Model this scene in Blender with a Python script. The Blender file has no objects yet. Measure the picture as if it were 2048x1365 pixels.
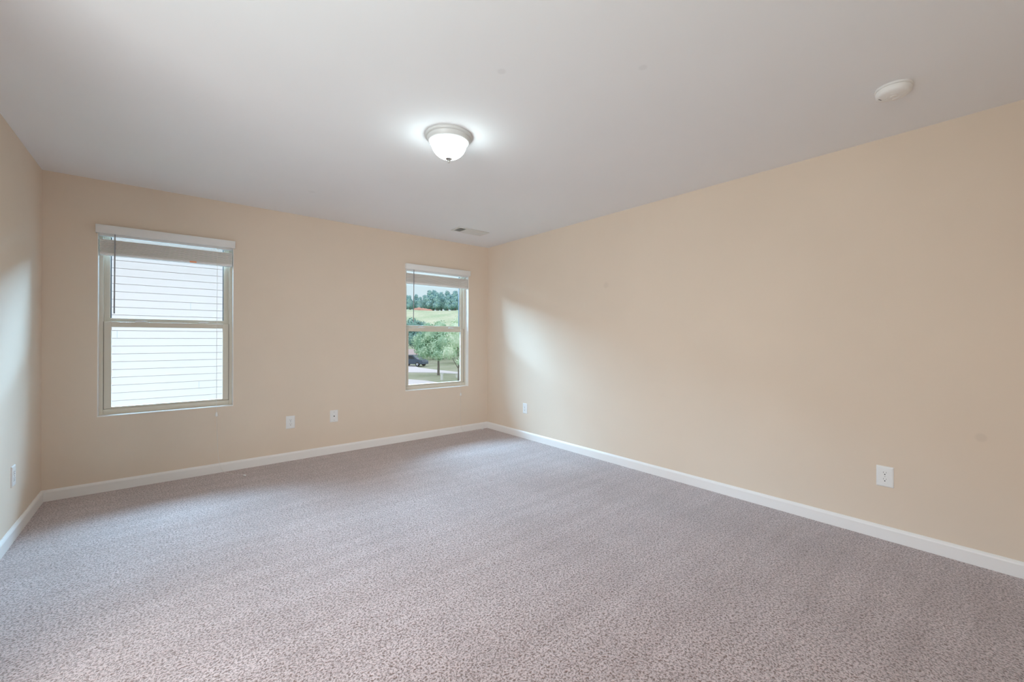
import bpy, bmesh, math, random
from mathutils import Vector, Matrix

scene = bpy.context.scene
COL = scene.collection
# ------------------------------------------------------------------ camera
CAM = Vector((-3.3584, -4.5526, 1.2126))
TH = 0.694197
ROLL = 0.003288
F = Vector((math.sin(TH), math.cos(TH), 0.0))
R = Vector((math.cos(TH), -math.sin(TH), 0.0))
U = Vector((0, 0, 1))
cr = R * math.cos(ROLL) + U * math.sin(ROLL)
cu = -R * math.sin(ROLL) + U * math.cos(ROLL)
cd = bpy.data.cameras.new('camera')
cam = bpy.data.objects.new('camera', cd)
COL.objects.link(cam)
M = Matrix.Identity(4)
for i in range(3):
    M[i][0] = cr[i]; M[i][1] = cu[i]; M[i][2] = -F[i]; M[i][3] = CAM[i]
cam.matrix_world = M
cd.sensor_fit = 'HORIZONTAL'
cd.sensor_width = 36.0
cd.lens = 831.70 / 2048 * 36.0
cd.shift_y = -5.14 / 2048
cd.clip_start = 0.02
cd.clip_end = 1000
scene.camera = cam

# ------------------------------------------------------------------ view
vs = scene.view_settings
vs.view_transform = 'Standard'
vs.look = 'None'
vs.gamma = 1.0
vs.exposure = 0.02
vs.use_curve_mapping = False
scene.cycles.max_bounces = 14
scene.cycles.diffuse_bounces = 10
scene.cycles.transparent_max_bounces = 24
scene.cycles.sample_clamp_indirect = 4.0

# ------------------------------------------------------------------ world: soft overcast sky, paler at the horizon
SKY_STRENGTH = 1.0
w = bpy.data.worlds.new('sky')
scene.world = w
w.use_nodes = True
nt = w.node_tree
nt.nodes.clear()
tc = nt.nodes.new('ShaderNodeTexCoord')
sx = nt.nodes.new('ShaderNodeSeparateXYZ')
rp = nt.nodes.new('ShaderNodeValToRGB')
bg = nt.nodes.new('ShaderNodeBackground')
wo = nt.nodes.new('ShaderNodeOutputWorld')
nt.links.new(tc.outputs['Generated'], sx.inputs[0])
nt.links.new(sx.outputs['Z'], rp.inputs[0])
els = rp.color_ramp.elements
els[0].position = 0.0;  els[0].color = (0.66, 0.82, 0.90, 1)
els[1].position = 0.12; els[1].color = (0.70, 0.88, 0.95, 1)
e = els.new(0.35); e.color = (1.28, 1.36, 1.50, 1)
nt.links.new(rp.outputs[0], bg.inputs[0])
nt.links.new(bg.outputs[0], wo.inputs[0])
bg.inputs[1].default_value = SKY_STRENGTH

H = 2.44; W = 4.06; L = 4.76      # room: x -W..0, y -L..0, z 0..H
WIN = {1: -3.326, 2: -0.753}      # window centres along the back wall
OW = 0.885; OZ0 = 0.588; OZ1 = 2.075

def area_light(name, loc, rot, sx_, sy_, power, color, portal=False):
    d = bpy.data.lights.new(name, 'AREA')
    d.shape = 'RECTANGLE'; d.size = sx_; d.size_y = sy_
    d.energy = power; d.color = color
    if portal:
        d.cycles.is_portal = True
    o = bpy.data.objects.new(name, d)
    COL.objects.link(o)
    o.location = loc; o.rotation_euler = rot
    return o

for k, cx in WIN.items():
    area_light('window_portal', (cx, 0.17, 1.32), (math.radians(-90), 0, 0), 0.9, 1.48, 1, (1, 1, 1), True)
# added panel above the two windows, standing in for bright steep sky light
GLOW = 7600
gl = area_light('added_sky_panel', (-W / 2, 1.84, 3.97), (math.radians(-40), 0, 0), 10.0, 3.8, GLOW, (0.41, 0.74, 1.05))
# added fill light, out of view beyond the added doorway in the left wall
FILL_POWER = 92
area_light('added_fill_light', (-W - 0.85, -4.3, 1.25), (math.radians(90), 0, math.radians(-62)), 1.5, 2.1, FILL_POWER, (0.97, 0.99, 1.0))
LAMP_POWER = 15

# ------------------------------------------------------------------ materials
def mat(name, col, rough=0.6, metal=0.0, spec=0.5, emit=None, es=0.0, sheen=0.0):
    m = bpy.data.materials.new(name)
    m.use_nodes = True
    b = m.node_tree.nodes['Principled BSDF']
    b.inputs['Base Color'].default_value = (*col, 1)
    b.inputs['Roughness'].default_value = rough
    b.inputs['Metallic'].default_value = metal
    b.inputs['Specular IOR Level'].default_value = spec
    if sheen:
        b.inputs['Sheen Weight'].default_value = sheen
        b.inputs['Sheen Roughness'].default_value = 0.5
    if emit:
        b.inputs['Emission Color'].default_value = (*emit, 1)
        b.inputs['Emission Strength'].default_value = es
    return m

def N(m, t): return m.node_tree.nodes.new(t)
def LK(m, a, b): m.node_tree.links.new(a, b)
def BS(m): return m.node_tree.nodes['Principled BSDF']

def noise_mix(m, c1, c2, scale, lo=0.35, hi=0.65, stretch=None, detail=3, rot=0):
    """procedural colour variation, returns colour socket"""
    t = N(m, 'ShaderNodeTexCoord'); n = N(m, 'ShaderNodeTexNoise')
    n.inputs['Scale'].default_value = scale; n.inputs['Detail'].default_value = detail
    mp = N(m, 'ShaderNodeMapping')
    if stretch: mp.inputs['Scale'].default_value = stretch
    mp.inputs['Rotation'].default_value = (0, 0, rot)
    LK(m, t.outputs['Object'], mp.inputs[0]); LK(m, mp.outputs[0], n.inputs[0])
    r = N(m, 'ShaderNodeValToRGB')
    r.color_ramp.elements[0].position = lo; r.color_ramp.elements[1].position = hi
    r.color_ramp.elements[0].color = (*c1, 1); r.color_ramp.elements[1].color = (*c2, 1)
    LK(m, n.outputs[0], r.inputs[0])
    return r.outputs[0]

def bump(m, scale, strength, dist, detail=2):
    t = N(m, 'ShaderNodeTexCoord'); n = N(m, 'ShaderNodeTexNoise')
    n.inputs['Scale'].default_value = scale; n.inputs['Detail'].default_value = detail
    LK(m, t.outputs['Object'], n.inputs[0])
    b = N(m, 'ShaderNodeBump'); b.inputs['Strength'].default_value = strength; b.inputs['Distance'].default_value = dist
    LK(m, n.outputs[0], b.inputs['Height']); LK(m, b.outputs[0], BS(m).inputs['Normal'])
    return b

def mul(m, a, b, fac=1.0, mode='MULTIPLY'):
    x = N(m, 'ShaderNodeMix'); x.data_type = 'RGBA'; x.blend_type = mode
    x.inputs['Factor'].default_value = fac
    for s, v in ((x.inputs[6], a), (x.inputs[7], b)):
        if isinstance(v, tuple): s.default_value = (*v, 1)
        else: LK(m, v, s)
    return x.outputs[2]

def spots(m, base, pts, dark):
    """faint round patch marks at fixed places of the surface"""
    t = N(m, 'ShaderNodeTexCoord'); cur = base
    for (p, rad, amt) in pts:
        d = N(m, 'ShaderNodeVectorMath'); d.operation = 'DISTANCE'
        d.inputs[1].default_value = p
        LK(m, t.outputs['Object'], d.inputs[0])
        mr = N(m, 'ShaderNodeMapRange'); mr.interpolation_type = 'SMOOTHSTEP'
        mr.inputs['From Min'].default_value = rad * 0.45; mr.inputs['From Max'].default_value = rad
        mr.inputs['To Min'].default_value = amt; mr.inputs['To Max'].default_value = 0
        LK(m, d.outputs['Value'], mr.inputs['Value'])
        x = N(m, 'ShaderNodeMix'); x.data_type = 'RGBA'
        LK(m, mr.outputs[0], x.inputs['Factor'])
        LK(m, cur, x.inputs[6]); x.inputs[7].default_value = (*dark, 1)
        cur = x.outputs[2]
    return cur

WALLC = (0.72, 0.608, 0.495)
m_wall = mat('wall_paint', WALLC, 0.75, spec=0.25)
c = noise_mix(m_wall, tuple(v * 0.985 for v in WALLC), tuple(min(1, v * 1.015) for v in WALLC), 1.4)
c = spots(m_wall, c, [((0, -4.449, 0.689), 0.03, 0.35), ((0, -1.975, 1.744), 0.04, 0.3)], tuple(v * 0.8 for v in WALLC))
LK(m_wall, c, BS(m_wall).inputs['Base Color']); bump(m_wall, 260, 0.06, 0.001)
CEILC = (0.835, 0.84, 0.855)
m_ceil = mat('ceiling_paint', CEILC, 0.85, spec=0.2)
c = noise_mix(m_ceil, tuple(v * 0.99 for v in CEILC), tuple(v * 1.01 for v in CEILC), 1.1)
c = spots(m_ceil, c, [((-2.176, -3.051, H), 0.026, 0.35), ((-1.704, -3.484, H), 0.026, 0.3), ((-2.417, -0.788, H), 0.035, 0.25)], tuple(v * 0.8 for v in CEILC))
LK(m_ceil, c, BS(m_ceil).inputs['Base Color']); bump(m_ceil, 200, 0.08, 0.001)
m_trim = mat('white_trim_paint', (0.82, 0.80, 0.78), 0.38, spec=0.4)
m_ret = mat('window_return_white', (0.84, 0.83, 0.80), 0.5)
m_vinyl = mat('almond_vinyl', (0.66, 0.60, 0.50), 0.4)
m_shade_strip = mat('dark_shade_strip', (0.025, 0.027, 0.034), 0.5)  # near-black, so the over-lit frame sides read as shaded
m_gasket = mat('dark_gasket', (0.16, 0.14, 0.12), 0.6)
m_white = mat('white_plastic', (0.80, 0.80, 0.79), 0.35)
m_blind = mat('blind_faux_wood', (0.78, 0.76, 0.72), 0.45)
m_wand = mat('clear_grey_plastic', (0.30, 0.31, 0.33), 0.25)
m_cord = mat('white_cord', (0.78, 0.76, 0.72), 0.8)
m_orange = mat('orange_label', (0.92, 0.38, 0.20), 0.6)
m_dark = mat('dark_slot', (0.03, 0.03, 0.03), 0.6)
m_greyslot = mat('grey_slot', (0.28, 0.27, 0.27), 0.6)
m_metal = mat('brushed_nickel', (0.55, 0.55, 0.53), 0.35, metal=1.0)
m_pan = mat('lamp_pan_white', (0.62, 0.63, 0.62), 0.4)
m_vent = mat('vent_enamel', (0.70, 0.69, 0.66), 0.45)
m_duct = mat('duct_dark', (0.06, 0.08, 0.07), 0.7)
m_smoke = mat('detector_plastic', (0.80, 0.79, 0.77), 0.4)

# carpet
m_carpet = mat('cut_pile_carpet', (0.6, 0.5, 0.47), 1.0, spec=0.05, sheen=0.75)
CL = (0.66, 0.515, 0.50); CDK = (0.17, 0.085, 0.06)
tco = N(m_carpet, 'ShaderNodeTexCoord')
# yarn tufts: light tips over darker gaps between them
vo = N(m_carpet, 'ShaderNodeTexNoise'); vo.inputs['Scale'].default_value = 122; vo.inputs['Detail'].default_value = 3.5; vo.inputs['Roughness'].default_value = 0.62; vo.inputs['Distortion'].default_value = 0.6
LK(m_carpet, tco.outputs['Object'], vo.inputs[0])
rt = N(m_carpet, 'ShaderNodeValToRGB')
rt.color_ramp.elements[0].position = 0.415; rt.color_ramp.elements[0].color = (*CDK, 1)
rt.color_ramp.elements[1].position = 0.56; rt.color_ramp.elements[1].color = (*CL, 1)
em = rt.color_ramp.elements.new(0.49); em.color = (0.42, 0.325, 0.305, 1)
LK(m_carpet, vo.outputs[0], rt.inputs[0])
cb = noise_mix(m_carpet, (0.90, 0.885, 0.88), (1.0, 1.0, 1.0), 2.2, 0.40, 0.60, stretch=(1, 0.45, 1), rot=0.6)
cc = noise_mix(m_carpet, (0.92, 0.90, 0.89), (1.0, 1.0, 1.0), 6, 0.42, 0.58, stretch=(0.18, 1, 1), rot=0.0)
cc2 = noise_mix(m_carpet, (0.90, 0.82, 0.78), (1.0, 1.0, 1.0), 38, 0.25, 0.45)
c = mul(m_carpet, mul(m_carpet, mul(m_carpet, rt.outputs[0], cb), cc), cc2)
# faint vacuum tracks running towards the right wall
wv = N(m_carpet, 'ShaderNodeTexWave'); wv.bands_direction = 'Y'; wv.inputs['Scale'].default_value = 1.9; wv.inputs['Distortion'].default_value = 2.5; wv.inputs['Detail'].default_value = 2
LK(m_carpet, tco.outputs['Object'], wv.inputs[0])
rw = N(m_carpet, 'ShaderNodeValToRGB'); rw.color_ramp.elements[0].color = (0.94, 0.925, 0.92, 1); rw.color_ramp.elements[0].position = 0.1; rw.color_ramp.elements[1].position = 0.5
LK(m_carpet, wv.outputs[0], rw.inputs[0]); c = mul(m_carpet, c, rw.outputs[0])
sp = [((-1.227, -1.719, 0), 0.022, 0.7), ((-2.994, -1.742, 0), 0.018, 0.7), ((-2.149, -1.565, 0), 0.018, 0.6), ((-0.307, -3.01, 0), 0.012, 0.8), ((-0.454, -3.553, 0), 0.012, 0.8)]
c = spots(m_carpet, c, sp, (0.25, 0.12, 0.09))
LK(m_carpet, c, BS(m_carpet).inputs['Base Color'])
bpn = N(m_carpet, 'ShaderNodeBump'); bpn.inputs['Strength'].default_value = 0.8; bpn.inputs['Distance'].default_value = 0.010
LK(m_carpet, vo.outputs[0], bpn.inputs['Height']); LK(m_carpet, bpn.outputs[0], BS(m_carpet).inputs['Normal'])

def glass_mat():
    m = bpy.data.materials.new('window_glass'); m.use_nodes = True
    n = m.node_tree.nodes; n.clear()
    o = n.new('ShaderNodeOutputMaterial'); mx = n.new('ShaderNodeMixShader')
    tr = n.new('ShaderNodeBsdfTransparent'); gl = n.new('ShaderNodeBsdfGlossy'); lw = n.new('ShaderNodeFresnel')
    tr.inputs[0].default_value = (0.97, 0.975, 0.975, 1); gl.inputs['Roughness'].default_value = 0.02
    lw.inputs['IOR'].default_value = 1.3
    m.node_tree.links.new(lw.outputs[0], mx.inputs[0]); m.node_tree.links.new(tr.outputs[0], mx.inputs[1])
    m.node_tree.links.new(gl.outputs[0], mx.inputs[2]); m.node_tree.links.new(mx.outputs[0], o.inputs[0])
    return m
m_glass = glass_mat()

# ------------------------------------------------------------------ mesh helpers
def new_bm(): return bmesh.new()
def add_box(bm, x0, x1, y0, y1, z0, z1, bev=0.0, seg=2):
    vs_ = [bm.verts.new((x, y, z)) for x in (x0, x1) for y in (y0, y1) for z in (z0, z1)]
    f = [(0, 1, 3, 2), (4, 6, 7, 5), (0, 4, 5, 1), (2, 3, 7, 6), (0, 2, 6, 4), (1, 5, 7, 3)]
    fs = [bm.faces.new([vs_[i] for i in q]) for q in f]
    if bev > 0:
        es = list({e for q in fs for e in q.edges})
        bmesh.ops.bevel(bm, geom=es, offset=bev, segments=seg, affect='EDGES', profile=0.5)
def add_lathe(bm, prof, n=48, cx=0, cy=0, cap=True):
    rings = []
    for (r, z) in prof:
        if r < 1e-6: rings.append([bm.verts.new((cx, cy, z))])
        else: rings.append([bm.verts.new((cx + r * math.cos(2 * math.pi * i / n), cy + r * math.sin(2 * math.pi * i / n), z)) for i in range(n)])
    for a, b in zip(rings, rings[1:]):
        for i in range(n):
            j = (i + 1) % n
            if len(a) == 1 and len(b) == 1: continue
            if len(a) == 1: bm.faces.new((a[0], b[i], b[j]))
            elif len(b) == 1: bm.faces.new((a[i], b[0], a[j]))
            else: bm.faces.new((a[i], b[i], b[j], a[j]))
    if cap:
        for g in (rings[0], rings[-1]):
            if len(g) > 2: bm.faces.new(g)
def add_tube(bm, pts, r, n=8):
    pts = [Vector(p) for p in pts]; rings = []
    up = Vector((0.3, 0.9, 0.2)).normalized()
    for i, p in enumerate(pts):
        t = (pts[min(i + 1, len(pts) - 1)] - pts[max(i - 1, 0)]).normalized()
        a = t.cross(up)
        if a.length < 1e-3: a = t.cross(Vector((1, 0, 0)))
        a.normalize(); b = t.cross(a)
        rr = r[i] if isinstance(r, (list, tuple)) else r
        rings.append([bm.verts.new(p + a * rr * math.cos(2 * math.pi * k / n) + b * rr * math.sin(2 * math.pi * k / n)) for k in range(n)])
    for A, B in zip(rings, rings[1:]):
        for k in range(n):
            bm.faces.new((A[k], A[(k + 1) % n], B[(k + 1) % n], B[k]))
    bm.faces.new(rings[0]); bm.faces.new(rings[-1])
def add_prism(bm, prof, x0, x1, axis='x'):
    """extrude a closed 2D profile along x (prof=(y,z)) or y (prof=(x,z))"""
    def P(a, q): return (a, q[0], q[1]) if axis == 'x' else (q[0], a, q[1])
    A = [bm.verts.new(P(x0, q)) for q in prof]; B = [bm.verts.new(P(x1, q)) for q in prof]
    n = len(prof)
    for i in range(n): bm.faces.new((A[i], A[(i + 1) % n], B[(i + 1) % n], B[i]))
    bm.faces.new(A); bm.faces.new(B)

def obj(name, bm, m, parent=None, smooth=False, kind=None):
    bmesh.ops.recalc_face_normals(bm, faces=bm.faces[:])
    me = bpy.data.meshes.new(name); bm.to_mesh(me); bm.free()
    if m: me.materials.append(m)
    if smooth:
        for p in me.polygons: p.use_smooth = True
        try: me.set_sharp_from_angle(angle=math.radians(40))
        except Exception: pass
    o = bpy.data.objects.new(name, me); COL.objects.link(o)
    if parent: o.parent = parent
    if kind: o['kind'] = kind
    return o
def tag(o, label=None, cat=None, group=None, kind=None):
    if label: o['label'] = label
    if cat: o['category'] = cat
    if group: o['group'] = group
    if kind: o['kind'] = kind
    return o
def thing(name, label, cat, loc=(0, 0, 0), rotz=0, group=None):
    o = bpy.data.objects.new(name, None); COL.objects.link(o)
    o.location = loc; o.rotation_euler = (0, 0, rotz); o.empty_display_size = 0.05
    return tag(o, label, cat, group)
def dup(root, loc, rotz, label, group=None):
    def cp(o, parent):
        c_ = o.copy(); COL.objects.link(c_); c_.parent = parent
        for ch in list(o.children): cp(ch, c_)
        return c_
    r_ = cp(root, None); r_.location = loc; r_.rotation_euler = (0, 0, rotz); r_['label'] = label
    if group: r_['group'] = group
    return r_

# ------------------------------------------------------------------ room shell
T = 0.17
def struct(name, bm, m, label):
    o = obj(name, bm, m, kind='structure'); o['label'] = label; return o
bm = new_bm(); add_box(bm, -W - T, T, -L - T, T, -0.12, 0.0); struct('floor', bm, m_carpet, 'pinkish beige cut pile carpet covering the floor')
bm = new_bm(); add_box(bm, -W - T, T, -L - T, T, H, H + 0.12); struct('ceiling', bm, m_ceil, 'plain white painted ceiling')
# left wall, with an added, unseen doorway that lets the fill light in
DY0, DY1, DZ = -4.55, -2.75, 2.15
bm = new_bm(); add_box(bm, -W - T, -W, -L, DY0, 0, H); add_box(bm, -W - T, -W, DY1, 0, 0, H); add_box(bm, -W - T, -W, DY0, DY1, DZ, H)
struct('wall_left', bm, m_wall, 'beige wall beside the larger-looking window')
bm = new_bm(); add_box(bm, 0, T, -L, 0, 0, H); struct('wall_right', bm, m_wall, 'long bare beige wall on the right')
bm = new_bm()
xs = [-W - T, WIN[1] - OW / 2, WIN[1] + OW / 2, WIN[2] - OW / 2, WIN[2] + OW / 2, T]
add_box(bm, xs[0], xs[1], 0, T, 0, H); add_box(bm, xs[2], xs[3], 0, T, 0, H); add_box(bm, xs[4], xs[5], 0, T, 0, H)
for a, b in ((1, 2), (3, 4)):
    add_box(bm, xs[a], xs[b], 0, T, 0, OZ0); add_box(bm, xs[a], xs[b], 0, T, OZ1, H)
struct('wall_back', bm, m_wall, 'beige wall with the two windows')
bm = new_bm(); add_box(bm, -W - T, T, -L - T, -L, 0, H); struct('wall_front', bm, m_wall, 'beige wall behind the viewer')
bm = new_bm()
for y0, y1 in ((DY0 - 0.06, DY0), (DY1, DY1 + 0.06)): add_box(bm, -W, -W + 0.016, y0, y1, 0, DZ + 0.06, 0.003)
add_box(bm, -W, -W + 0.016, DY0, DY1, DZ, DZ + 0.06, 0.003)
struct('trim_1', bm, m_trim, 'white casing around the added, unseen doorway')

BP = [(0, 0), (0.014, 0), (0.014, 0.066), (0.011, 0.074), (0.007, 0.079), (0.005, 0.083), (0, 0.083)]
def base(name, a, b, inward, label):
    a, b, n = Vector(a), Vector(b), Vector(inward)
    bm = new_bm()
    A = [bm.verts.new(a + n * q[0] + U * q[1]) for q in BP]; B = [bm.verts.new(b + n * q[0] + U * q[1]) for q in BP]
    k = len(BP)
    for i in range(k): bm.faces.new((A[i], A[(i + 1) % k], B[(i + 1) % k], B[i]))
    bm.faces.new(A); bm.faces.new(B)
    struct(name, bm, m_trim, label)
base('baseboard_back', (-W, 0, 0), (0, 0, 0), (0, -1, 0), 'white baseboard below the two windows')
base('baseboard_left', (-W, DY1 + 0.06, 0), (-W, -0.014, 0), (1, 0, 0), 'white baseboard along the left wall')
base('baseboard_right', (0, -L, 0), (0, -0.014, 0), (-1, 0, 0), 'white baseboard along the right wall')
base('baseboard_front', (-W, -L, 0), (-0.014, -L, 0), (0, 1, 0), 'white baseboard behind the viewer')

# ------------------------------------------------------------------ windows
def make_window(idx, cx):
    root = bpy.data.objects.new('window_%d' % idx, None); COL.objects.link(root)
    root.location = (cx, 0, 0); root['kind'] = 'structure'
    h = OW / 2; z0, z1 = OZ0, OZ1
    # returns lining the opening, coloured whiter than the wall
    bm = new_bm(); t = 0.004
    add_box(bm, -h, -h + t, 0.0, 0.065, z0, z1); add_box(bm, h - t, h, 0.0, 0.065, z0, z1)
    add_box(bm, -h, h, -0.004, 0.065, z0, z0 + t + 0.003); add_box(bm, -h, h, 0.0, 0.065, z1 - t, z1)
    obj('window_return', bm, m_ret, root)
    # outer vinyl frame
    bm = new_bm(); fw = 0.027
    add_box(bm, -h, -h + fw, 0.065, 0.165, z0, z1, 0.002); add_box(bm, h - fw, h, 0.065, 0.165, z0, z1, 0.002)
    add_box(bm, -h + fw, h - fw, 0.065, 0.165, z0, z0 + 0.048, 0.002); add_box(bm, -h + fw, h - fw, 0.065, 0.165, z1 - fw, z1, 0.002)
    obj('window_frame', bm, m_vinyl, root)
    # narrow inner track stops beside upper sash
    bm = new_bm()
    for s in (-1, 1):
        a, b = sorted((s * (h - fw), s * (h - fw - 0.008)))
        add_box(bm, a, b, 0.098, 0.108, z0 + 0.05, z1 - fw, 0.001)
    obj('sash_track', bm, m_vinyl, root)
    # lower sash (room side)
    hs = h - fw - 0.002; zb, zm = z0 + 0.049, 1.337
    ls = new_bm(); sw = 0.045
    add_box(ls, -hs, -hs + sw, 0.072, 0.096, zb, zm, 0.003); add_box(ls, hs - sw, hs, 0.072, 0.096, zb, zm, 0.003)
    add_box(ls, -hs + sw - 0.003, hs - sw + 0.003, 0.072, 0.096, zm - 0.043, zm, 0.003)
    add_box(ls, -hs + sw - 0.003, hs - sw + 0.003, 0.072, 0.096, zb, zb + 0.014, 0.002)
    lo = obj('lower_sash', ls, m_vinyl, root)
    g = new_bm(); add_box(g, -hs + sw, hs - sw, 0.083, 0.087, zb + 0.014, zm - 0.043); obj('glass_pane', g, m_glass, lo)
    # thin dark gaskets at the sash edge
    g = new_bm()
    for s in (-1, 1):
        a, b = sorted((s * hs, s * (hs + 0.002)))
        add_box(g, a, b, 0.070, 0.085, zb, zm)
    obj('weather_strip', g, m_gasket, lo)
    # dark strips added beside the lower sash to shade its over-lit frame sides
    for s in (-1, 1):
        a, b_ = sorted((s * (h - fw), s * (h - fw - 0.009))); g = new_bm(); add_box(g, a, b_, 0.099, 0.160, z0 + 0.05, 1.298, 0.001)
        obj('frame_shade_strip', g, m_shade_strip, root)
    # upper sash (outside)
    us = new_bm(); uw = 0.036; zt = z1 - fw
    add_box(us, -hs, -hs + uw, 0.110, 0.135, 1.30, zt, 0.003); add_box(us, hs - uw, hs, 0.110, 0.135, 1.30, zt, 0.003)
    add_box(us, -hs + uw - 0.003, hs - uw + 0.003, 0.110, 0.135, 1.30, 1.368, 0.003)
    add_box(us, -hs + uw - 0.003, hs - uw + 0.003, 0.110, 0.135, zt - 0.024, zt, 0.003)
    uo = obj('upper_sash', us, m_vinyl, root)
    for s in (-1, 1):  # more added dark strips, shading the upper sash and frame sides
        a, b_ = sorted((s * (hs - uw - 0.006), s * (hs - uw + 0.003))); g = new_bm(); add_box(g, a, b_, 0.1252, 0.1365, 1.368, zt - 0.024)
        obj('sash_shade_strip', g, m_shade_strip, uo)
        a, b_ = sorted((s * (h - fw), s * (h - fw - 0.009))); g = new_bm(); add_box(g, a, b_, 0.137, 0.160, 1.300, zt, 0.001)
        obj('frame_shade_strip', g, m_shade_strip, root)
    g = new_bm(); add_box(g, -hs + uw, hs - uw, 0.121, 0.125, 1.368, zt - 0.024); obj('glass_pane', g, m_glass, uo)
    # two cam locks on top of the meeting rail
    for lx in (-0.195, 0.225):
        b = new_bm()
        add_box(b, lx - 0.032, lx + 0.032, 0.074, 0.096, zm, zm + 0.004, 0.001)
        prof = [(0.036 * math.cos(a), 0.011 * math.sin(a)) for a in [math.pi * k / 14 for k in range(15)]]
        add_prism(b, [(lx + q[0], zm + 0.004 + q[1]) for q in prof], 0.078, 0.092, 'y')
        add_box(b, lx - 0.01, lx + 0.045, 0.072, 0.078, zm + 0.005, zm + 0.009, 0.001)
        obj('sash_lock', b, m_white, lo, True)
    return root
make_window(1, WIN[1])['label'] = 'almond vinyl sash window looking onto white lap siding'
make_window(2, WIN[2])['label'] = 'almond vinyl sash window looking onto trees and a hill'

# ------------------------------------------------------------------ blinds
def make_blind(cx, label, cord_x, floor_pts, tassel_z, label_tag):
    root = thing('window_blind', label, 'blind', (cx, 0, 0), 0, 'raised white blinds on the two windows')
    hv = 0.452
    b = new_bm()
    add_box(b, -hv, hv, -0.034, -0.022, 2.023, 2.089, 0.003)
    for s in (-1, 1):
        a, c_ = sorted((s * hv, s * (hv - 0.010))); add_box(b, a, c_, -0.024, -0.001, 2.023, 2.089, 0.002)
    obj('valance', b, m_white, root, True)
    h = OW / 2 - 0.006
    b = new_bm(); add_box(b, -h, h, 0.006, 0.052, 2.010, 2.055, 0.003); obj('headrail', b, m_white, root, True)
    # raised stack of slats
    b = new_bm(); n = 12; rnd = random.Random(3 + int(cx * 10))
    for k in range(n):
        z = 1.8795 + k * 0.0088; sk = rnd.uniform(-0.0015, 0.0015); dy = rnd.uniform(-0.0015, 0.0015)
        add_box(b, -h + 0.004 + sk, h - 0.004 + sk, 0.005 + dy, 0.054 + dy, z, z + 0.0069, 0.002, 1)
    obj('slat_stack', b, m_blind, root)
    b = new_bm(); add_box(b, -h + 0.004, h - 0.004, 0.004, 0.055, 1.860, 1.879, 0.004); obj('bottom_rail', b, m_white, root, True)
    # ladder cords holding slats
    for lx in (-0.30, 0.0, 0.30):
        b = new_bm(); add_tube(b, [(lx - 0.012, 0.002, 1.872), (lx - 0.012, 0.002, 2.006)], 0.0009, 6)
        obj('ladder_cord', b, m_cord, root)
    if label_tag:
        b = new_bm(); add_box(b, 0.125, 0.172, 0.0015, 0.004, 1.863, 1.876, 0.0005)
        obj('warning_label', b, m_orange, root)['label'] = 'orange warning sticker'
    # tilt wand
    b = new_bm(); add_tube(b, [(-0.343, -0.010, 2.03), (-0.344, -0.012, 2.0), (-0.345, -0.012, 1.7), (-0.347, -0.010, 1.40)], [0.003, 0.0045, 0.0045, 0.005], 6)
    wd = obj('tilt_wand', b, m_wand, root, True)
    # lift cord with cord condenser
    x = cord_x
    b = new_bm(); add_tube(b, [(x, -0.008, 2.02), (x, -0.009, 1.6), (x - 0.001, -0.009, 1.0), (x - 0.001, -0.010, tassel_z + 0.03)], 0.0016, 6)
    lc = obj('lift_cord', b, m_cord, root, True)
    b = new_bm(); add_lathe(b, [(0.004, tassel_z + 0.034), (0.007, tassel_z + 0.03), (0.010, tassel_z + 0.005), (0.011, tassel_z), (0.004, tassel_z - 0.002)], 16, x - 0.001, -0.012)
    obj('cord_joiner', b, m_white, lc, True)
    pts = [Vector((x, -0.010, tassel_z))] + [Vector(p) for p in floor_pts]
    # Catmull-Rom through the given points
    sm = []
    P = [pts[0]] + pts + [pts[-1]]
    for i in range(1, len(P) - 2):
        for k in range(8):
            t = k / 8
            sm.append(0.5 * ((2 * P[i]) + (-P[i - 1] + P[i + 1]) * t + (2 * P[i - 1] - 5 * P[i] + 4 * P[i + 1] - P[i + 2]) * t * t + (-P[i - 1] + 3 * P[i] - 3 * P[i + 1] + P[i + 2]) * t ** 3))
    sm.append(pts[-1])
    b = new_bm(); add_tube(b, sm, 0.0013, 6); tail = obj('trailing_cord', b, m_cord, root, True)
    e_ = pts[-1]; d_ = (pts[-1] - pts[-2]).normalized()
    b = new_bm(); add_tube(b, [e_ - d_ * 0.004, e_ + d_ * 0.004, e_ + d_ * 0.026, e_ + d_ * 0.03], [0.003, 0.006, 0.0085, 0.006], 12)
    obj('cord_tassel', b, m_white, tail, True)
    return root
make_blind(WIN[1], 'white faux wood blind raised high on the window facing white siding', 0.318,
           [(0.322, -0.010, 0.36), (0.328, -0.012, 0.20), (0.338, -0.018, 0.095), (0.355, -0.035, 0.03), (0.38, -0.075, 0.006), (0.42, -0.14, 0.004), (0.47, -0.20, 0.005), (0.494, -0.25, 0.007)], 0.51, True)
make_blind(WIN[2], 'white faux wood blind raised high on the window facing the green hill', 0.318,
           [(0.314, -0.008, 0.36), (0.312, -0.010, 0.20), (0.318, -0.018, 0.09), (0.34, -0.035, 0.02), (0.40, -0.055, 0.005), (0.50, -0.07, 0.005), (0.58, -0.065, 0.006), (0.62, -0.055, 0.007)], 0.475, False)

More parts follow.
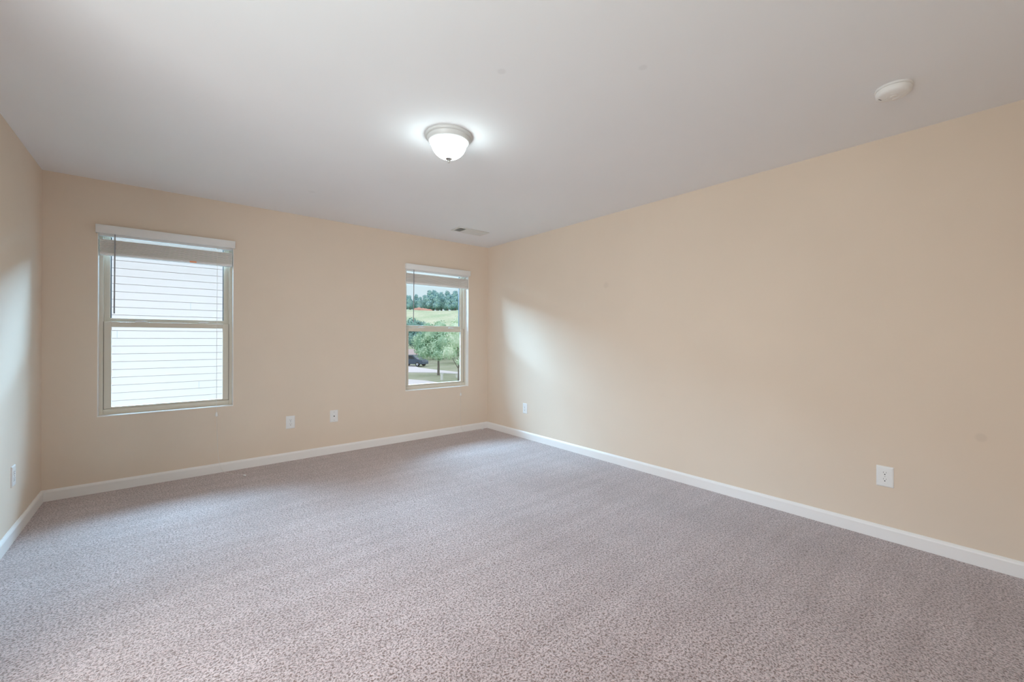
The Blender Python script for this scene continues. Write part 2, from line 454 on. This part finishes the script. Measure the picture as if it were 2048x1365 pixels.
# ------------------------------------------------------------------ ceiling light
LX, LY = -2.041, -2.365
lamp = thing('ceiling_light', 'round flush ceiling light with frosted glass dome and small finial, lit', 'light', (LX, LY, H))
b = new_bm(); add_lathe(b, [(0.0, 0), (0.140, 0), (0.142, -0.003), (0.142, -0.010), (0.138, -0.015), (0.131, -0.018), (0.128, -0.028), (0.123, -0.038), (0.117, -0.043), (0.109, -0.043), (0.106, -0.036), (0.0, -0.030)], 72, cap=False)
obj('mounting_pan', b, m_pan, lamp, True)
b = new_bm(); pr = []
for k in range(19):
    a = math.pi / 2 * k / 18
    pr.append((0.107 * math.cos(a) ** 0.97 if k < 18 else 0, -0.040 - 0.098 * math.sin(a)))
add_lathe(b, pr, 72, cap=False)
m_dome = mat('frosted_glass_lit', (0.85, 0.87, 0.87), 0.3)
nt_ = m_dome.node_tree
# the lit glass: two bulbs inside make two brighter lobes
tcd = N(m_dome, 'ShaderNodeTexCoord'); lob = None
for (bx, by) in ((-0.078, 0.045), (0.074, -0.062)):
    d = N(m_dome, 'ShaderNodeVectorMath'); d.operation = 'DISTANCE'; d.inputs[1].default_value = (bx, by, -0.095)
    LK(m_dome, tcd.outputs['Object'], d.inputs[0])
    mr = N(m_dome, 'ShaderNodeMapRange'); mr.interpolation_type = 'SMOOTHSTEP'
    mr.inputs['From Min'].default_value = 0.02; mr.inputs['From Max'].default_value = 0.125
    mr.inputs['To Min'].default_value = 13.0; mr.inputs['To Max'].default_value = 0.0
    LK(m_dome, d.outputs['Value'], mr.inputs['Value'])
    if lob is None: lob = mr.outputs[0]
    else:
        ad = N(m_dome, 'ShaderNodeMath'); ad.operation = 'ADD'; LK(m_dome, lob, ad.inputs[0]); LK(m_dome, mr.outputs[0], ad.inputs[1]); lob = ad.outputs[0]
ad = N(m_dome, 'ShaderNodeMath'); ad.operation = 'ADD'; LK(m_dome, lob, ad.inputs[0]); ad.inputs[1].default_value = 12.0
LK(m_dome, ad.outputs[0], BS(m_dome).inputs['Emission Strength'])
BS(m_dome).inputs['Emission Color'].default_value = (0.80, 0.97, 1.0, 1)
obj('glass_shade', b, m_dome, lamp, True)
b = new_bm(); add_lathe(b, [(0.0, -0.134), (0.020, -0.135), (0.021, -0.139), (0.012, -0.145), (0.005, -0.148), (0.004, -0.152), (0.007, -0.156), (0.006, -0.161), (0.0, -0.163)], 24, cap=False)
obj('finial', b, m_metal, lamp, True)
# the lamp's light: leaves just below the glass
ld = bpy.data.lights.new('ceiling_light_bulb', 'SPOT'); ld.energy = LAMP_POWER; ld.color = (0.90, 0.95, 1.0); ld.shadow_soft_size = 0.0; ld.spot_size = math.radians(176); ld.spot_blend = 1.0
lo_ = bpy.data.objects.new('ceiling_light_bulb', ld); COL.objects.link(lo_); lo_.parent = lamp; lo_.location = (0, 0, -0.166)

# ------------------------------------------------------------------ ceiling vent
vx0, vx1, vy0, vy1 = -0.885, -0.477, -0.680, -0.487
vent = thing('ceiling_vent', 'small rectangular ceiling air vent near the corner above the smaller-looking window', 'vent', ((vx0 + vx1) / 2, (vy0 + vy1) / 2, H))
hx, hy = (vx1 - vx0) / 2, (vy1 - vy0) / 2
b = new_bm(); fr = 0.03
for (a0, a1, c0, c1) in ((-hx, hx, -hy, -hy + fr), (-hx, hx, hy - fr, hy), (-hx, -hx + fr, -hy + fr, hy - fr), (hx - fr, hx, -hy + fr, hy - fr)):
    add_box(b, a0, a1, c0, c1, -0.007, -0.001, 0.0025)
obj('vent_frame', b, m_vent, vent, True)
b = new_bm(); add_box(b, -hx + fr, hx - fr, -hy + fr, hy - fr, -0.002, -0.0005); obj('vent_backing', b, m_duct, vent)
def louver_bank(x0, x1, lean, n, name):
    b = new_bm()
    for k in range(n):
        x = x0 + (x1 - x0) * (k + 0.5) / n
        add_prism(b, [(x - 0.001 - lean, -0.001), (x + 0.001 - lean, -0.001), (x + 0.001 + lean, -0.0105), (x - 0.001 + lean, -0.0105)], -hy + fr, hy - fr, 'y')
    obj(name, b, m_vent, vent)
louver_bank(-hx + fr, -hx + fr + 0.075, -0.004, 5, 'louver_bank')
b = new_bm()
n = 9; xa, xb = -hx + fr + 0.085, hx - fr - 0.085
for k in range(n):
    y = -hy + fr + (2 * (hy - fr)) * (k + 0.5) / n
    add_prism(b, [(y - 0.007, -0.001), (y - 0.005, -0.001), (y + 0.006, -0.010), (y + 0.004, -0.010)], xa, xb, 'x')
obj('louver_bank', b, m_vent, vent)
louver_bank(hx - fr - 0.075, hx - fr, 0.0065, 6, 'louver_bank')
for xd in (xa - 0.010, xb):
    b = new_bm(); add_box(b, xd, xd + 0.010, -hy + fr, hy - fr, -0.008, -0.001); obj('vent_divider', b, m_vent, vent)

# ------------------------------------------------------------------ smoke detector
sd = thing('smoke_detector', 'round white smoke detector on the ceiling near the right wall', 'smoke detector', (-0.640, -4.182, H), math.radians(40))
b = new_bm(); add_lathe(b, [(0, 0), (0.070, 0), (0.071, -0.003), (0.071, -0.009), (0.068, -0.011), (0, -0.011)], 64, cap=False); obj('base_plate', b, m_smoke, sd, True)
b = new_bm(); add_lathe(b, [(0, -0.010), (0.064, -0.010), (0.064, -0.014), (0.068, -0.016), (0.067, -0.030), (0.062, -0.037), (0.050, -0.041), (0.0, -0.042)], 64, cap=False); obj('cover', b, m_smoke, sd, True)
b = new_bm()
for k in range(3):
    for r_ in (0.0245, 0.0305, 0.0365):
        a0, a1 = math.radians(120 * k + 10), math.radians(120 * k + 95)
        pts = [(r_ * math.cos(a0 + (a1 - a0) * j / 10), r_ * math.sin(a0 + (a1 - a0) * j / 10), -0.0412) for j in range(11)]
        add_tube(b, pts, 0.0011, 6)
obj('sounder_ridges', b, m_smoke, sd, True)
b = new_bm(); add_lathe(b, [(0, -0.0415), (0.012, -0.0415), (0.0125, -0.0435), (0.010, -0.0445), (0, -0.0447)], 32, cap=False); obj('test_button', b, m_smoke, sd, True)
b = new_bm()
for k in range(3):
    wx_, wy_ = -0.012 + 0.0066 * k * 0.95, 0.050 - 0.0066 * k * 0.35
    ca_, sa_ = math.cos(math.radians(-40)), math.sin(math.radians(-40))
    x, y = wx_ * ca_ - wy_ * sa_, wx_ * sa_ + wy_ * ca_
    add_box(b, x - 0.0013, x + 0.0013, y - 0.0030, y + 0.0030, -0.0415, -0.0370)
obj('vent_slots', b, m_dark, sd)

# ------------------------------------------------------------------ wall plates  (built facing -y, centred at origin)
def plate_bm(w_=0.080, h_=0.124):
    b = new_bm()
    A = [(-w_ / 2, -h_ / 2), (w_ / 2, -h_ / 2), (w_ / 2, h_ / 2), (-w_ / 2, h_ / 2)]
    lv = [(1.0, 0, 0.0), (1.0, 0, -0.002), (1, 0.004, -0.0055), (1, 0.009, -0.0065)]
    rings = []
    for (_, ins, y) in lv:
        rings.append([b.verts.new((x - math.copysign(ins, x), y, z - math.copysign(ins, z))) for x, z in A])
    for P_, Q in zip(rings, rings[1:]):
        for i in range(4): b.faces.new((P_[i], P_[(i + 1) % 4], Q[(i + 1) % 4], Q[i]))
    b.faces.new(rings[0]); b.faces.new(rings[-1])
    return b
def disc_y(b, cx, cz, r, y0, y1, n=20, flat=None):
    P_ = []
    for i in range(n):
        a = 2 * math.pi * i / n; x = r * math.cos(a); z = r * math.sin(a)
        if flat: z = max(-flat, min(flat, z))
        P_.append((cx + x, cz + z))
    add_prism(b, P_, y0, y1, 'y')
def make_outlet(label, loc, rotz, sc=1.0):
    r_ = thing('electrical_outlet', label, 'outlet', loc, rotz)
    obj('cover_plate', plate_bm(), m_white, r_)
    for s in (1, -1):
        b = new_bm(); cz = s * 0.0195
        disc_y(b, 0, cz, 0.0172, -0.0085, -0.006, 28, 0.0142)
        rc = obj('receptacle', b, m_white, r_)
        b = new_bm()
        add_box(b, -0.0075, -0.0052, -0.0088, -0.008, cz + 0.001, cz + 0.010); add_box(b, 0.0052, 0.0075, -0.0088, -0.008, cz + 0.002, cz + 0.009)
        obj('slots', b, m_greyslot, rc)
        b = new_bm(); disc_y(b, 0, cz - 0.0062, 0.0032, -0.0090, -0.008, 14); obj('ground_hole', b, m_dark, rc)
    b = new_bm(); disc_y(b, 0, 0, 0.003, -0.0078, -0.006, 14); obj('screw', b, m_metal, r_)
    return r_
o1 = make_outlet('white duplex outlet on the right wall, the largest and nearest one', (0, -4.063, 0.382), math.radians(90))
# rotz 90: -y -> +x ; the right wall faces -x, so use -90
o1.rotation_euler = (0, 0, math.radians(-90))
dup(o1, (0, -0.773, 0.362), math.radians(-90), 'white duplex outlet on the right wall, close to the far corner')
dup(o1, (-2.411, 0, 0.378), 0, 'white duplex outlet under the back wall, just right of the siding window')
dup(o1, (-W, -0.735, 0.380), math.radians(90), 'white duplex outlet on the left wall, seen nearly edge-on')
cp_ = thing('cable_plate', 'white wall plate with one dark round cable jack between the two windows', 'wall plate', (-1.999, 0, 0.391))
obj('cover_plate', plate_bm(), m_white, cp_)
b = new_bm(); disc_y(b, 0, 0, 0.0065, -0.0085, -0.006, 6); disc_y(b, 0, 0, 0.0047, -0.013, -0.0084, 16); obj('coaxial_jack', b, m_dark, cp_)
for s in (1, -1):
    b = new_bm(); disc_y(b, 0, s * 0.043, 0.0028, -0.0075, -0.006, 12); obj('screw', b, m_greyslot, cp_)

# ================================================================== OUTDOORS
GZ = -3.2
def out(px, d, z=GZ):
    """a place outside: distance d ahead, bearing px along the view's horizon"""
    p_ = Vector((CAM.x, CAM.y, 0)) + F * d + R * ((px - 1024) / 831.7 * d)
    return Vector((p_.x, p_.y, z))
# --- neighbour house with lap siding
m_siding = mat('white_lap_siding', (0.73, 0.61, 0.62), 0.6)
m_sideedge = mat('white_corner_board', (0.6, 0.61, 0.62), 0.6)
m_shingle = mat('grey_shingles', (0.06, 0.06, 0.06), 0.9)
nh = thing('neighbour_house', 'white house with horizontal lap siding right outside the window', 'house', (-4.5, 6.8, GZ))
SY = 0.0; x0, x1 = -6.0, 4.6
pit = 0.1547; ztop = 2.741 - GZ + pit * 4
b = new_bm(); rows = int(ztop / pit) + 1
prof = []
for k in range(rows):
    zt = ztop - k * pit; zb_ = max(zt - pit, 0)
    prof += [(SY + 0.022, zt), (SY - 0.002, zt - 0.009), (SY - 0.018, zb_), (SY + 0.022, zb_)]
    if zb_ <= 0: break
prof_all = prof + [(SY + 0.15, 0), (SY + 0.15, ztop)]
add_prism(b, prof_all, x0, x1, 'x')
obj('siding_wall', b, m_siding, nh)
# butt joints between boards, one here and there
m_joint = mat('siding_joint', (0.5, 0.5, 0.53), 0.7)
for (k, xj) in ((11, 2.32), (15, 2.33), (9, 1.55), (6, 3.1), (20, 1.7), (13, 0.4), (18, 3.6), (23, 2.9)):
    zt = ztop - k * pit; b = new_bm()
    add_prism(b, [(SY - 0.0195, zt - pit + 0.001), (SY - 0.0035, zt - 0.013), (SY + 0.004, zt - 0.013), (SY + 0.004, zt - pit + 0.001)], xj - 0.004, xj + 0.004, 'x')
    obj('board_joint', b, m_joint, nh)
b = new_bm(); add_box(b, x1, x1 + 0.09, SY - 0.03, SY + 0.1, 0, ztop); add_box(b, x1 - 0.02, x1 + 0.09, SY + 0.1, 9, 0, ztop); add_box(b, x0, x1, 8.9, 9.0, 0, ztop); add_box(b, x0 - 0.1, x0, 0, 9, 0, ztop)
obj('house_walls', b, m_sideedge, nh)
b = new_bm(); add_prism(b, [(-0.45, ztop - 0.02), (-0.45, ztop + 0.12), (4.5, ztop + 2.3), (9.4, ztop + 0.12), (9.4, ztop - 0.02)], x0 - 0.4, x1 + 0.4, 'x')
obj('roof', b, m_shingle, nh)

# --- ground / hill terrain
m_grass = mat('grass_meadow', (0.3, 0.4, 0.2), 1.0, spec=0.1)
c1g = noise_mix(m_grass, (0.34, 0.38, 0.27), (0.48, 0.48, 0.40), 0.12, 0.35, 0.65)
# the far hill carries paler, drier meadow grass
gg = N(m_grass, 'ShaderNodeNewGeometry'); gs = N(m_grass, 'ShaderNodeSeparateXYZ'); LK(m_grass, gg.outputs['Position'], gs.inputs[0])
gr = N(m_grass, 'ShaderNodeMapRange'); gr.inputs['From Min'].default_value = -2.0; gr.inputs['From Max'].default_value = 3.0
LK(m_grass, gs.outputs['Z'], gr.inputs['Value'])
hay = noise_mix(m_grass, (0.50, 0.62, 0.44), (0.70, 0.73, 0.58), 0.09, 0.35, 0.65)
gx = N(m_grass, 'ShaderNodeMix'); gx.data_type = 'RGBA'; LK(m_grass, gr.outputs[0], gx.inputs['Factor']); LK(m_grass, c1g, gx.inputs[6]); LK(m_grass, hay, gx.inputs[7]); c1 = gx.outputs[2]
c2 = noise_mix(m_grass, (0.8, 0.85, 0.75), (1.0, 1.0, 1.0), 1.2, 0.3, 0.7)
LK(m_grass, mul(m_grass, c1, c2), BS(m_grass).inputs['Base Color'])
def hillz(d, l):
    """terrain height by distance ahead; flat lots near, meadow hill beyond"""
    t = max(0.0, min(1.0, (d - 80) / 125.0)); s = t * t * (3 - 2 * t)
    z = GZ + s * 18.6 + max(0, d - 205) * 0.03
    z += 1.0 * math.sin(l * 0.075 + 1.0) * s
    return z
b = new_bm(); grid = []
for i in range(70):
    d = -20 + 340 * (i / 69.0) ** 1.2; row = []
    for j in range(50):
        l = -150 + 260 * j / 49
        p_ = Vector((CAM.x, CAM.y, 0)) + F * d + R * l
        row.append(b.verts.new((p_.x, p_.y, hillz(d, l))))
    grid.append(row)
for i in range(69):
    for j in range(49): b.faces.new((grid[i][j], grid[i][j + 1], grid[i + 1][j + 1], grid[i + 1][j]))
tag(obj('grass_ground', b, m_grass, None, True), 'lawn rising to a pale grassy hill beyond the window', 'ground', kind='structure')

# --- paved strips
m_conc = mat('pale_concrete', (0.70, 0.68, 0.70), 0.9)
def strip(name, pts, z, label, cat):
    b = new_bm(); up = [b.verts.new(Vector((p[0], p[1], z))) for p in pts]; dn = [b.verts.new(Vector((p[0], p[1], z - 0.08))) for p in pts]
    b.faces.new(up); b.faces.new(dn); k = len(pts)
    for i in range(k): b.faces.new((up[i], up[(i + 1) % k], dn[(i + 1) % k], dn[i]))
    tag(obj(name, b, m_conc), label, cat, kind='structure')
def dd(y): return 831.7 * (1.2126 - GZ) / (y - 677.4)
strip('driveway', [out(790, dd(733)), out(826, dd(732)), out(838, dd(737)), out(880, dd(742)), out(930, dd(747)), out(930, dd(750)), out(870, dd(747)), out(790, dd(746.5))], GZ + 0.06, 'pale concrete driveway in front of the parked car', 'driveway')
strip('street', [out(780, dd(757.5)), out(850, dd(763)), out(895, dd(769)), out(940, dd(775)), out(960, dd(800)), out(780, dd(800))], GZ + 0.05, 'pale concrete pavement at the near edge of the lawn', 'street')

# --- trees
m_bark = mat('bark', (0.22, 0.19, 0.17), 0.9)
def leafmat(name, a, b_):
    m = mat(name, a, 0.7, spec=0.2)
    g = N(m, 'ShaderNodeObjectInfo')
    LK(m, noise_mix(m, a, b_, 0.9, 0.35, 0.65), BS(m).inputs['Base Color'])
    return m
m_leaf = leafmat('leaf_mid_green', (0.34, 0.56, 0.40), (0.60, 0.78, 0.58))
m_leaf2 = leafmat('leaf_blue_green', (0.18, 0.36, 0.34), (0.34, 0.56, 0.50))
m_leaf3 = leafmat('leaf_pale_green', (0.56, 0.74, 0.54), (0.80, 0.90, 0.72))
m_far_haze = leafmat('leaf_distant_haze', (0.26, 0.48, 0.54), (0.50, 0.74, 0.66))  # haze of distance put into the leaf colour as pale blue
def foliage_bm(blobs, n, size, seed):
    """leaf clusters: small tilted quads scattered over and in the crown's lobes, round an inner core"""
    rd = random.Random(seed); b = new_bm()
    tot = sum(q[3] * q[3] for q in blobs)
    for (bx, by, bz, br, fl) in blobs:
        bmesh.ops.create_icosphere(b, subdivisions=2, radius=br * 0.72, matrix=Matrix.Translation((bx, by, bz)) @ Matrix.Diagonal((1, 1, fl, 1)))
        for k in range(int(n * br * br / tot)):
            v = Vector((rd.gauss(0, 1), rd.gauss(0, 1), rd.gauss(0, 1))).normalized()
            q = Vector((bx, by, bz)) + Vector((v.x, v.y, v.z * fl)) * br * rd.uniform(0.72, 1.08)
            a = Vector((rd.gauss(0, 1), rd.gauss(0, 1), rd.gauss(0, 1))).normalized(); c_ = a.cross(v)
            if c_.length < 1e-3: continue
            c_.normalize(); a = (c_.cross(v) + v * rd.uniform(-.7, .7)).normalized(); s = size * rd.uniform(0.6, 1.3)
            b.faces.new([b.verts.new(q + a * s * i + c_ * s * 0.6 * j) for i, j in ((-1, 0), (0, -1), (1, 0), (0, 1))])
    return b
def tree(name, loc, trunk_h, tr, blobs, n, size, seed, leaf, label, group=None):
    r_ = thing(name, label, 'tree', loc, 0, group)
    b = new_bm(); add_tube(b, [(0, 0, -0.1), (0.02, 0, trunk_h * 0.5), (0, 0.03, trunk_h)], [tr * 1.25, tr, tr * 0.7], 10)
    for k in range(5):
        a = k * 1.256 + seed; q = blobs[k % len(blobs)]
        add_tube(b, [(0, 0.03, trunk_h * 0.85), (q[0] * 0.45 + 0.2 * math.cos(a), q[1] * 0.45 + 0.2 * math.sin(a), trunk_h + (q[2] - trunk_h) * 0.5), (q[0] * .8, q[1] * .8, q[2])], [tr * .5, tr * .35, tr * .15], 6)
    obj('trunk', b, m_bark, r_, True)
    b = foliage_bm(blobs, n, size, seed)
    me = bpy.data.meshes.new('foliage'); b.to_mesh(me); b.free(); me.materials.append(leaf)
    o = bpy.data.objects.new('foliage', me); COL.objects.link(o); o.parent = r_
    return r_
bl = [(0, 0, 3.4, 1.5, 1.0), (-1.35, .9, 2.9, 1.2, .9), (1.1, -.9, 3.0, 1.2, .9), (-.7, .8, 4.7, 1.25, 1), (.7, -.4, 4.8, 1.2, 1), (-1.7, 1.2, 4.0, 1.05, 1), (1.5, -1.2, 4.1, 1.0, 1), (.1, -.9, 4.0, 1.1, 1), (-.4, -.7, 2.6, 1.0, .8), (.2, .1, 5.7, .9, 1), (-1.0, .7, 5.6, .7, 1)]
tree('street_tree', out(877, 49.5), 2.2, 0.13, bl, 6500, 0.12, 5, m_leaf, 'rounded green tree with slim trunk on the lawn below, centre of the window view')
bl2 = [(0, 0, 4.5, 1.9, 1.1), (-1, .5, 6.4, 1.5, 1), (1.0, 0, 3.4, 1.4, 1), (.6, .4, 6.2, 1.3, 1), (-1.4, 0, 4.2, 1.2, 1)]
tree('dark_tree', out(838, 73), 2.6, 0.16, bl2, 4500, 0.16, 8, m_leaf2, 'darker blue-green tree just behind the parked car')
bl3 = [(0, 0, 4.4, 1.4, 1), (1.2, .2, 3.2, 1.3, 1), (-.9, .3, 3.0, .9, .9), (.5, .2, 5.8, 1.1, 1), (-.5, -.2, 5.4, .8, 1), (1.6, 0, 5.0, 1.1, 1), (.9, .1, 6.8, .8, 1), (.2, -.4, 2.0, .7, .8)]
tree('pale_tree', out(917, 43), 1.5, 0.08, bl3, 4200, 0.10, 12, m_leaf3, 'pale yellow-green tree at the right edge of the window view')
tree('shrub_tree', out(866, 84), 1.2, 0.12, [(0, 0, 3.4, 2.6, .9), (2.4, 0, 3.2, 2.2, .9), (-2.2, 1, 3.6, 2.0, .9), (1, 1, 5.4, 1.8, .9), (4.6, 0, 3.8, 2.3, .9)], 5000, 0.2, 15, m_leaf, 'broad bushy green tree standing behind the lawn tree')
tree('shrub_tree', out(922, 74), 1.2, 0.12, [(0, 0, 3.2, 2.4, .9), (2.0, 0, 3.6, 2.0, .9), (-2.0, 1, 3.6, 2.0, .9), (1, 1, 5.0, 1.8, .9)], 4500, 0.2, 18, m_leaf3, 'light green bushy tree behind the pale tree at right')
# trees along the hill crest
rd = random.Random(21)
protos = []
for s in range(3):
    q = [(0, 0, 5.2, 2.1, 1.4), (rd.uniform(-.7, .7), .5, 8.0, 1.7, 1.2), (1.1, 0, 4.0, 1.5, 1.1), (-1.1, .4, 3.8, 1.5, 1.1), (rd.uniform(-.3, .3), 0, 10.0, 1.1, 1.3), (.9, -.5, 6.6, 1.3, 1), (-.9, .2, 6.9, 1.2, 1)]
    protos.append(q)
first = {}
HG = 'trees along the crest of the hill'
for k in range(40):
    row, c_i = divmod(k, 8)
    px = 803 + c_i * 18.0 + (row % 2) * 9 + rd.uniform(-2, 2); d = 203 + row * 6.5 + rd.uniform(-1, 1)
    l = (px - 1024) / 831.7 * d; loc = out(px, d, hillz(d, l) - 0.6); s = k % 3
    lab = 'haze-tinted tree in the dense row along the distant hill crest'
    if s not in first:
        first[s] = tree('hill_tree', loc, 3.0, 0.25, protos[s], 1800, 0.36, 30 + s, m_far_haze, lab, HG); t_ = first[s]
    else: t_ = dup(first[s], loc, 0, lab, HG)
    sc = rd.uniform(0.62, 1.0) * (0.78 + 0.30 * min(1, max(0, (px - 815) / 60))); t_.scale = (sc * 1.15, sc * 1.15, sc); t_.rotation_euler[2] = rd.uniform(0, 6.28)
# bare red earth on the hill
b = new_bm(); rr = random.Random(2)
for (px, hh) in ((833, .9), (838, 1.2), (845, 1.1), (851, .9), (858, .7)):
    d = 196; l = (px - 1024) / 831.7 * d; p_ = out(px, d, hillz(d, l))
    bmesh.ops.create_icosphere(b, subdivisions=2, radius=1.2, matrix=Matrix.Translation(p_) @ Matrix.Diagonal((1.4, 1.2, hh * 0.9, 1)))
for v in b.verts: v.co += Vector((rr.uniform(-.12, .12),) * 3)
tag(obj('earth_bank', b, mat('red_clay', (0.66, 0.36, 0.29), 0.95), None, True), 'low bank of bare reddish earth on the hill below the tree line', 'earth')

# --- white posts
m_post = mat('white_post_paint', (0.8, 0.8, 0.8), 0.6)
def white_post(loc, h_, w_, label):
    r_ = thing('white_post', label, 'post', loc)
    b = new_bm(); add_box(b, -w_, w_, -w_, w_, 0, h_, 0.01); obj('shaft', b, m_post, r_)
    b = new_bm(); add_box(b, -w_ * 1.25, w_ * 1.25, -w_ * 1.25, w_ * 1.25, h_, h_ + 0.04, 0.01); obj('cap', b, m_post, r_)
white_post(out(884, 43.7), 0.66, 0.10, 'short white post standing on the grass by the tree trunk')
white_post(out(914, 46.5), 0.30, 0.09, 'tiny white post near the right edge of the window view')

# --- parked car (rear three-quarter view, dark blue suv)
m_car = mat('dark_blue_car_paint', (0.06, 0.09, 0.14), 0.25, spec=0.6); m_cw = mat('car_glass', (0.03, 0.04, 0.05), 0.1); m_tyre = mat('tyre_rubber', (0.02, 0.02, 0.02), 0.8); m_tail = mat('tail_light_red', (0.7, 0.08, 0.08), 0.3)
m_car2 = mat('silver_bumper', (0.45, 0.48, 0.52), 0.35)
cl = out(826, 65.0, GZ + 0.06)
car = thing('car', 'dark parked car at the left edge of the window view, beyond the driveway', 'car', cl, math.radians(-62))
b = new_bm(); add_prism(b, [(-2.3, .35), (-2.35, .95), (-2.2, 1.1), (-1.9, 1.72), (.55, 1.74), (1.25, 1.12), (2.15, .98), (2.3, .75), (2.28, .35)], -.9, .9, 'y')
es = [e for e in b.edges if abs(e.verts[0].co.y - e.verts[1].co.y) < 1e-4]
bmesh.ops.bevel(b, geom=es, offset=0.09, segments=3, affect='EDGES'); obj('body', b, m_car, car, True)
for s in (-1, 1):
    b = new_bm(); a, c_ = sorted((s * .895, s * .91))
    add_prism(b, [(-1.95, 1.14), (-1.78, 1.60), (-.75, 1.62), (-.75, 1.14)], a, c_, 'y'); add_prism(b, [(-.65, 1.14), (-.65, 1.62), (.45, 1.62), (1.0, 1.14)], a, c_, 'y')
    obj('side_window', b, m_cw, car)
b = new_bm(); b.faces.new([b.verts.new(v) for v in ((-2.235, -.72, 1.14), (-2.235, .72, 1.14), (-1.98, .66, 1.62), (-1.98, -.66, 1.62))]); bmesh.ops.solidify(b, geom=b.faces[:], thickness=0.02); obj('rear_window', b, m_cw, car)
b = new_bm(); add_box(b, -2.42, -2.25, -.88, .88, .36, .66, .04); obj('bumper', b, m_car2, car, True)
for s in (-1, 1):
    b = new_bm(); a, c_ = sorted((s * .62, s * .88)); add_box(b, -2.40, -2.26, a, c_, .82, 1.08, .02); obj('tail_light', b, m_tail, car)
    for wx in (-1.45, 1.45):
        b = new_bm(); a, c_ = sorted((s * .70, s * .93)); disc_y(b, wx, .34, .34, a, c_, 24); wl = obj('wheel', b, m_tyre, car)
        b = new_bm(); a, c_ = sorted((s * .92, s * .945)); disc_y(b, wx, .34, .2, a, c_, 18); obj('hubcap', b, m_car2, wl)

# --- small house beyond the car
hl = out(808, 79)
sh = thing('distant_house', 'small pale house with low pinkish roof glimpsed behind the car', 'house', hl, math.radians(-30))
b = new_bm(); add_box(b, -5, 2.0, -2, 2, 0, 1.3); obj('house_walls', b, m_sideedge, sh)
b = new_bm(); add_prism(b, [(-2.3, 1.25), (0, 2.3), (2.3, 1.25)], -5.2, 2.3, 'x'); obj('roof', b, mat('pinkish_roof', (0.60, 0.50, 0.50), 0.9), sh)
